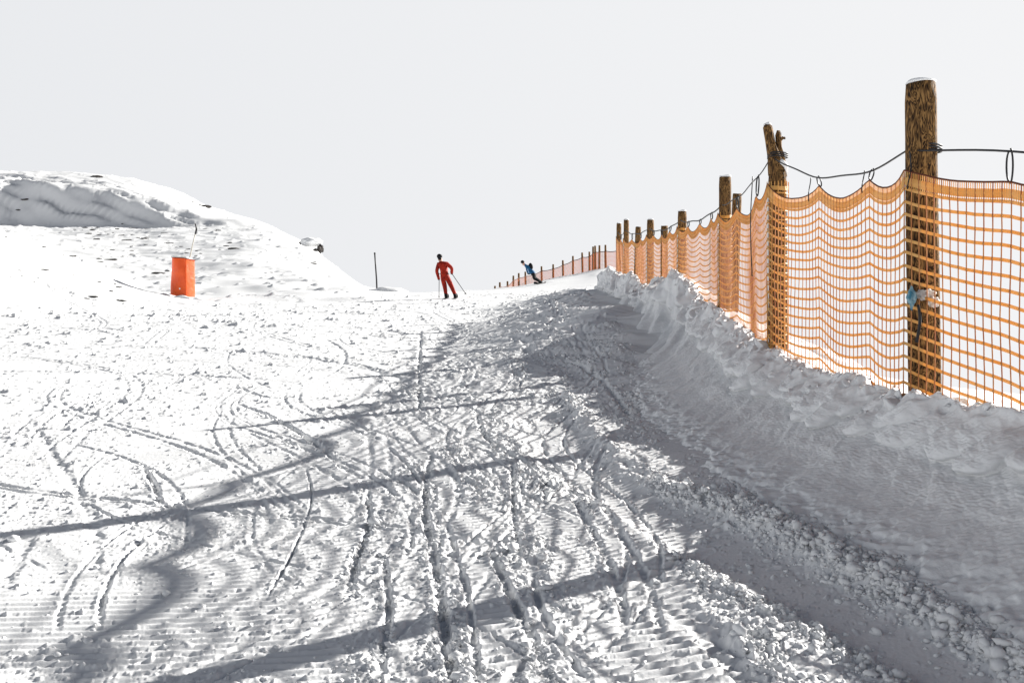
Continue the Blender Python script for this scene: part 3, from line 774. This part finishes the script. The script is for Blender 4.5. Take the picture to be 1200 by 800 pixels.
# --- skier seen from behind
sx_, sy_ = (528 - 600) / 1100 * 38, 38.0
g0 = float(gz(sx_, sy_)); SK = Vector((sx_, sy_, g0 + .03))
sk = empty('person', SK, 'skier in a red suit and black hat, knees apart, leaning on two poles', 'person')
nodes = [((-.23, 0, .87), (.165, .12)), ((-.26, .02, 1.05), (.145, .105)), ((-.29, .03, 1.24), (.185, .115)), ((-.33, .03, 1.36), (.15, .10)), ((-.39, .03, 1.45), .058), ((-.43, .04, 1.55), (.082, .09)), ((-.45, .045, 1.64), (.088, .10)),
 ((-.49, .02, 1.36), .078), ((-.565, .0, 1.08), .062), ((-.49, .10, .80), .05), ((-.47, .12, .71), .045),
 ((-.15, .02, 1.37), .078), ((.06, -.02, 1.19), .062), ((.04, .14, 1.01), .05), ((.035, .18, .96), .045),
 ((-.31, 0, .80), .108), ((-.235, .06, .45), .078), ((-.185, -.02, .13), .062), ((-.18, -.03, .04), .06), ((-.18, .14, .03), .05),
 ((-.14, 0, .80), .108), ((.045, .06, .44), .078), ((.18, -.02, .13), .062), ((.19, -.03, .04), .06), ((.19, .14, .03), .05)]
edges = [(0, 1), (1, 2), (2, 3), (3, 4), (4, 5), (5, 6), (3, 7), (7, 8), (8, 9), (9, 10), (3, 11), (11, 12), (12, 13), (13, 14), (0, 15), (15, 16), (16, 17), (17, 18), (18, 19), (0, 20), (20, 21), (21, 22), (22, 23), (23, 24)]
def asg(c):
    if c.z > 1.47: return 1
    if c.z < .74 and c.z > .6 and c.x < -.42: return 2
    if c.x > 0 and .9 < c.z < .985 and c.y > .1: return 2
    if c.z < .16: return 2
    return 0
skin_body('body', nodes, edges, sk, [M['red'], M['skin'], M['black']], asg)
hat = lump('hat', M['black'], sk, (-.45, .03, 1.675), (.115, .125, .098), 2, .06)
lump('hair', M['black'], sk, (-.437, -.015, 1.585), (.08, .065, .07), 4, .08)
bm = bmesh.new(); tube(bm, [(-.53, .03, 1.25), (-.50, -.02, .98), (-.30, -.13, .935), (-.05, -.08, .97), (-.03, .02, 1.0)][1:4], .012, 6); bm_obj('belt', bm, M['black'], sk)
for bx_, by_ in ((-.18, .03), (.19, .03)):
    b_ = lump('ski_boot', M['black'], sk, (bx_, by_, .09), (.075, .16, .12), 6, .12)
for q_, (a, b) in enumerate((((-.47, .12, .76), (-.47, .02, -.02)), ((.035, .19, 1.0), (.64, -.10, .12)))):
    ro = empty('ski_pole', SK + Vector(b), ('upright black ski pole in the left hand of the red skier' if q_ == 0 else 'slanting black ski pole held out to the right by the red skier'), 'ski pole', 'poles of the red skier')
    A_, B_ = Vector(a) - Vector(b), Vector((0, 0, 0)); dr = (B_ - A_).normalized()
    bm = bmesh.new(); tube(bm, [A_, A_ * .5, B_], [.014, .013, .010], 8); bm_obj('shaft', bm, M['black'], ro)
    bm = bmesh.new(); tube(bm, [A_ - dr * .1, A_ + dr * .03], [.022, .018], 8); bm_obj('grip', bm, M['black'], ro)
    bm = bmesh.new(); k_ = B_ - dr * .07; tube(bm, [k_, k_ + dr * .012], [.045, .04], 10); bm_obj('basket', bm, M['black'], ro)
for bx_ in (-.18, .19):
    bm = bmesh.new(); n_ = 16; prev = None
    for i in range(n_ + 1):
        f = i / n_; y_ = -.75 + 1.7 * f; wz = .055 + .02 * abs(f - .5) ; zz = .14 * max(0, (f - .86) / .14) ** 2 + .03 * max(0, (.06 - f) / .06)
        if i in (0, n_): wz *= .35
        ring = [bm.verts.new((s * wz, y_, zz + z_)) for s, z_ in ((-1, 0), (1, 0), (1, .018), (-1, .018))]
        if prev:
            for k in range(4): bm.faces.new((prev[k], prev[(k + 1) % 4], ring[(k + 1) % 4], ring[k]))
        else: bm.faces.new(ring[::-1])
        prev = ring
    bm.faces.new(prev)
    s_ = bm_obj('ski', bm, M['black'], None, False); s_.location = SK + Vector((bx_, 0, -.025)); s_.rotation_euler = (math.atan(.088), 0, 0)
    tag(s_, 'black ski under the %s boot of the red skier' % ('left' if bx_ < 0 else 'right'), 'ski', 'skis of the red skier')
# --- snowboarder leaning into a turn
bx0, by0 = (632 - 600) / 1100 * 60, 60.0
SB = Vector((bx0, by0, float(gz(bx0, by0)) + .06))
sb = empty('person', SB, 'snowboarder in a blue jacket and black trousers leaning hard to the left', 'person')
nodes = [((-.42, 0, .62), (.15, .13)), ((-.55, 0, .78), (.145, .12)), ((-.70, 0, .96), (.175, .13)), ((-.82, 0, 1.07), (.13, .11)), ((-.92, 0, 1.15), .06), ((-1.0, -.01, 1.22), (.09, .09)), ((-1.06, -.02, 1.29), (.09, .1)),
 ((-.78, -.20, 1.02), .075), ((-.80, -.36, .80), .06), ((-.72, -.40, .58), .05), ((-.70, -.41, .5), .042),
 ((-.76, .20, 1.06), .075), ((-.68, .38, .86), .06), ((-.62, .46, .64), .05), ((-.60, .48, .56), .042),
 ((-.36, -.11, .55), .11), ((-.34, -.20, .26), .085), ((-.04, -.22, .13), .07), ((.02, -.23, .06), .065),
 ((-.34, .11, .57), .11), ((-.26, .20, .32), .085), ((.02, .22, .16), .07), ((.08, .23, .08), .065)]
edges = [(0, 1), (1, 2), (2, 3), (3, 4), (4, 5), (5, 6), (3, 7), (7, 8), (8, 9), (9, 10), (3, 11), (11, 12), (12, 13), (13, 14), (0, 15), (15, 16), (16, 17), (17, 18), (0, 19), (19, 20), (20, 21), (21, 22)]
def asg2(c):
    if c.x < -.93 and c.z > 1.1: return 1
    if c.x < -.5 and c.z > .585: return 0
    if c.z > .62: return 0
    return 2
skin_body('body', nodes, edges, sb, [M['blue'], M['skin'], M['black']], asg2)
lump('helmet', M['black'], sb, (-1.07, .0, 1.33), (.13, .13, .12), 2, .05)
lump('goggles', M['padw'], sb, (-1.12, -.06, 1.24), (.055, .075, .045), 3, .05)
bp = lump('backpack', M['black'], sb, (-.56, -.02, 1.03), (.16, .17, .24), 4, .08); 
for yy2, xx2, z2 in ((-.23, .04, .05), (.23, .1, .07)): lump('snowboard_boot', M['black'], sb, (xx2, yy2, z2), (.12, .09, .09), 7, .1)
bm = bmesh.new(); prev = None
for i in range(19):
    f = i / 18; L_ = -.78 + 1.56 * f; w = .14 - .03 * math.sin(math.pi * f); e = abs(2 * f - 1)
    if e > .86: w *= math.sqrt(max(.02, 1 - ((e - .86) / .14) ** 2))
    zz = .10 * max(0, (e - .78) / .22) ** 2
    ring = [bm.verts.new((s * w, L_, zz + z_)) for s, z_ in ((-1, 0), (1, 0), (1, .02), (-1, .02))]
    if prev:
        for k in range(4): bm.faces.new((prev[k], prev[(k + 1) % 4], ring[(k + 1) % 4], ring[k]))
    else: bm.faces.new(ring[::-1])
    prev = ring
bm.faces.new(prev)
bd = bm_obj('snowboard', bm, M['black'], None, False); bd.location = SB + Vector((.06, 0, -.03)); bd.rotation_euler = (.06, -.35, -.5)
tag(bd, 'dark snowboard on edge under the boarder in blue', 'snowboard')

# ------------------------------------------------------------------ orange padded marker with pale lance
d_ = 38.0; xx = (214 - 600) / 1100 * d_
gp = float(gz(xx, d_)); PD = Vector((xx, d_, (400 - 351) / 1100 * d_ - .05))
pad = empty('safety_pad', PD, 'upright orange padded mattress wrapped round a pale lance at the piste edge', 'padding')
# plan outline: folded panel, broad face turned to the camera-left, narrow face to the right
def pad_sheet(off_in, z0f, z1f):
    pl_ = [(-.46, .10), (-.44, .0), (-.30, -.10), (-.10, -.17), (.16, -.225), (.205, -.235), (.225, -.225), (.36, .02), (.45, .20)]
    rows_ = []
    nz = 24
    for j in range(nz + 1):
        f = j / nz; row = []
        for i, (x, y) in enumerate(pl_):
            g = i / (len(pl_) - 1)
            zb = .28 - .42 * g + .05 * math.sin(g * 3); zt_ = 1.80 - .12 * g
            xb = x * (1 + .02 * math.sin(f * 5)) - .06 * (1 - f) * (g < .2)
            row.append((xb * (1 - off_in), y * (1 - off_in) + off_in * .3 - .03 * math.sin(f * 7 + i) * (0 < i < 5), zb + (zt_ - zb) * f))
        rows_.append(row)
    return np.array(rows_)
V0 = pad_sheet(0, 0, 1)
o = grid_mesh('cover', V0, M['pad'], pad); md = o.modifiers.new('thick', 'SOLIDIFY'); md.thickness = .05; md.offset = -1
s2 = o.modifiers.new('s', 'SUBSURF'); s2.levels = 2; s2.render_levels = 2
bm = bmesh.new(); top = [Vector(p_) + Vector((0, .02, .012)) for p_ in V0[-1]][1:-1]; tube(bm, top, .032, 6); bm_obj('rim', bm, M['padw'], pad)
bm = bmesh.new(); top = [Vector(p_) + Vector((0, -.004, -.03)) for p_ in V0[-1]]; tube(bm, top, .02, 6); bm_obj('seam', bm, mat('dark_orange_seam', (.18, .03, .01), .6), pad)
bm = bmesh.new(); tube(bm, [(.10, .05, 0), (.24, .05, 1.55), (.38, .05, 2.25), (.50, .05, 2.72)], [.028, .026, .022, .02], 8); ln = bm_obj('lance', bm, M['pole'], pad)
bm = bmesh.new(); tube(bm, [(.50, .05, 2.70), (.545, .05, 2.9), (.53, .05, 3.02), (.48, .05, 3.14)], [.035, .04, .03, .02], 8); bm_obj('nozzle', bm, M['dark'], ln)
lump('packed_snow', M['snow'], pad, (.0, -.15, .02), (.75, .3, .17), 17, .22, 4)
lump('strap_ring', M['padw'], pad, (-.03, -.245, .48), (.03, .012, .03), 1, 0)

# thin piste marker on the crest
d_ = 52.0; x_ = (441.3 - 600) / 1100 * d_; gm = (400 - 334) / 1100 * d_
mk = empty('marker_pole', (x_, d_, gm), 'thin black piste marker pole standing alone on the crest', 'marker pole')
bm = bmesh.new(); tube(bm, [(.02, 0, -.4), (0, 0, .3), (-.05, 0, 1.0), (-.10, 0, 1.72)], [.045, .045, .042, .04], 10); bm_obj('shaft', bm, M['dark'], mk)
bm = bmesh.new(); tube(bm, [(-.10, 0, 1.722), (-.105, 0, 1.80)], [.055, .05], 10); bm_obj('cap', bm, M['dark'], mk)
# snow mound beside it
mo = lump('snow_mound', M['snow'], None, ((453 - 600) / 1100 * 51, 51, (400 - 342) / 1100 * 51), (1.15, .8, .24), 12, .14, 4)
tag(mo, 'low rounded snow mound at the foot of the thin black marker pole', 'snow mound', kind='structure')

# ------------------------------------------------------------------ rocks
def rock(name, c, s, seed, sub=3, amp=.35):
    bm = bmesh.new(); bmesh.ops.create_icosphere(bm, subdivisions=sub, radius=1)
    V = np.array([v.co[:] for v in bm.verts])
    nn = pn(V[:, 0] + seed * 3.1, V[:, 1] + V[:, 2] * .7, .8, seed) + .6 * pn(V[:, 1] + 5, V[:, 2] + V[:, 0] * .6, .35, seed + 1)
    for v, k in zip(bm.verts, nn):
        v.co = Vector((v.co.x * s[0], v.co.y * s[1], v.co.z * s[2])) * float(1 + amp * 2 * k)
    o = bm_obj(name, bm, M['rock'], None, False); o.location = c; return o
# snow-capped outcrop on the skyline of the hill
def at(X_, Y_, d): return Vector(((X_ - 600) / 1100 * d, d, (400 - Y_) / 1100 * d))
oc = empty('rock_outcrop', at(366, 290, 101), 'dark rock outcrop under a snow cap on the right shoulder of the hill', 'rock')
def rpart(name, c, s, seed, m_):
    r0 = rock(name, Vector(c), s, seed); r0.parent = oc; r0.data.materials.clear(); r0.data.materials.append(m_); return r0
rpart('crag', (.8, .3, -.1), (.30, .4, .42), 3, M['rock']); rpart('crag', (-1.15, .5, .55), (.28, .3, .16), 5, M['rock']); rpart('crag', (.35, .2, -.25), (.28, .3, .13), 9, M['rock'])
cp = lump('snow_cap', M['snow'], oc, (-.15, .6, .62), (1.15, .9, .52), 14, .12, 4)
rk = 0
protos = []
spots = []
rg = random.Random(21)
fixed = [(113, 208.5, 152), (118, 208, 153), (105, 209.5, 150), (232, 246, 150), (240, 248, 149), (222, 245, 152), (368, 306, 84), (367, 312, 82), (317, 318, 66), (28, 237, 127), (22, 246, 126)]
for f_ in fixed: spots.append(f_)
cl_ = [(rg.gauss(140, 70), rg.uniform(62, 118)) for _ in range(16)]
for k in range(130):
    c0 = rg.choice(cl_); X_ = c0[0] + rg.gauss(0, 14); dd_ = c0[1] + rg.gauss(0, 3.5)
    if X_ < 5 or X_ > 330: continue
    spots.append((X_, None, dd_))
for k in range(26): spots.append((rg.uniform(2, 150), None, rg.uniform(30, 39)))
for (X_, Y_, dd_) in spots:
    x_ = (X_ - 600) / 1100 * dd_; z_ = float(gz(x_, dd_))
    s0 = min(.24, .055 * math.exp(rg.gauss(.35, .55))) * (dd_ / 90) * (1.6 if Y_ else 1)
    if len(protos) < 8:
        o = rock('rock', (x_, dd_, z_), (1.5, 1.0, .5), 30 + len(protos), 2); protos.append(o)
    else:
        o = rg.choice(protos).copy(); C.objects.link(o)
    o.location = (x_, dd_, z_ + s0 * .12); o.scale = (s0 * rg.uniform(.8, 2.0), s0, s0 * rg.uniform(.7, 1.2)); o.rotation_euler = (0, 0, rg.uniform(-.5, .5))
    tag(o, 'small dark rock poking through the snow of the left-hand hill', 'rock', 'small dark rocks on the snowy hill')

# ------------------------------------------------------------------ camera, light, sky
cam = bpy.data.cameras.new('camera'); co = bpy.data.objects.new('camera', cam); C.objects.link(co)
cam.sensor_width = 36; cam.lens = 36 * F; cam.clip_end = 6000; cam.clip_start = .05
co.location = (0, 0, 0); co.rotation_euler = (math.pi / 2, 0, 0); S.camera = co

sun = bpy.data.lights.new('sun', 'SUN'); so = bpy.data.objects.new('sun', sun); C.objects.link(so)
sun.energy = 5.0; sun.angle = R(.4); sun.color = (1, .965, .91)
dv = Vector((math.cos(R(SUN_EL)) * math.cos(R(SUN_AZ)), math.cos(R(SUN_EL)) * math.sin(R(SUN_AZ)), math.sin(R(SUN_EL))))
so.rotation_euler = dv.to_track_quat('Z', 'Y').to_euler()

w = bpy.data.worlds.new('World'); S.world = w; w.use_nodes = True
n, l = w.node_tree.nodes, w.node_tree.links
bg = n['Background']; bg.inputs['Strength'].default_value = .1
sky = n.new('ShaderNodeTexSky'); sky.sky_type = 'NISHITA'; sky.sun_disc = False
sky.sun_elevation = R(SUN_EL); sky.sun_rotation = R(90 - SUN_AZ); sky.altitude = 2000; sky.dust_density = 2.0
tc = n.new('ShaderNodeTexCoord'); sp = n.new('ShaderNodeSeparateXYZ'); l.new(tc.outputs['Generated'], sp.inputs[0])
rp = n.new('ShaderNodeValToRGB'); e = rp.color_ramp.elements
e[0].position = .34; e[0].color = (1, 1, 1, 1); e[1].position = .5; e[1].color = (.0, .0, .0, 1)
l.new(sp.outputs['Z'], rp.inputs['Fac'])
# thin high cloud veil near the horizon: pale grey, a little brighter towards the sun
rx = n.new('ShaderNodeMapRange'); rx.inputs['From Min'].default_value = -.6; rx.inputs['From Max'].default_value = .5
l.new(sp.outputs['X'], rx.inputs['Value'])
veil = n.new('ShaderNodeMixRGB'); veil.inputs[1].default_value = (4.05, 4.12, 4.25, 1); veil.inputs[2].default_value = (4.5, 4.53, 4.6, 1); l.new(rx.outputs[0], veil.inputs[0])
hs = n.new('ShaderNodeHueSaturation'); hs.inputs['Saturation'].default_value = .8; hs.inputs['Value'].default_value = .20; l.new(sky.outputs[0], hs.inputs['Color'])
ry = n.new('ShaderNodeMapRange'); ry.inputs['From Min'].default_value = .1; ry.inputs['From Max'].default_value = -.7; l.new(sp.outputs['Y'], ry.inputs['Value'])
veil2 = n.new('ShaderNodeMixRGB'); veil2.inputs[2].default_value = (3.2, 3.3, 3.5, 1); l.new(ry.outputs[0], veil2.inputs[0]); l.new(veil.outputs[0], veil2.inputs[1]); veil = veil2
rl = n.new('ShaderNodeMapRange'); rl.inputs['From Min'].default_value = -.56; rl.inputs['From Max'].default_value = -.9; l.new(sp.outputs['X'], rl.inputs['Value'])
left_fill = n.new('ShaderNodeMixRGB'); left_fill.inputs[2].default_value = (7.0, 7.1, 7.3, 1); l.new(rl.outputs[0], left_fill.inputs[0]); l.new(veil.outputs[0], left_fill.inputs[1]); veil = left_fill  # added glow in the unseen sky to the left, brightens the shaded bank
mx = n.new('ShaderNodeMixRGB'); l.new(rp.outputs[0], mx.inputs[0]); l.new(hs.outputs[0], mx.inputs[1]); l.new(veil.outputs[0], mx.inputs[2])
l.new(mx.outputs[0], bg.inputs['Color'])

S.render.engine = 'CYCLES'
S.cycles.max_bounces = 6; S.cycles.diffuse_bounces = 1; S.cycles.transparent_max_bounces = 8
S.view_settings.view_transform = 'Standard'; S.view_settings.look = 'None'; S.view_settings.gamma = 1; S.view_settings.use_curve_mapping = False
S.view_settings.exposure = 1.0
S.render.resolution_x = 1024; S.render.resolution_y = 682
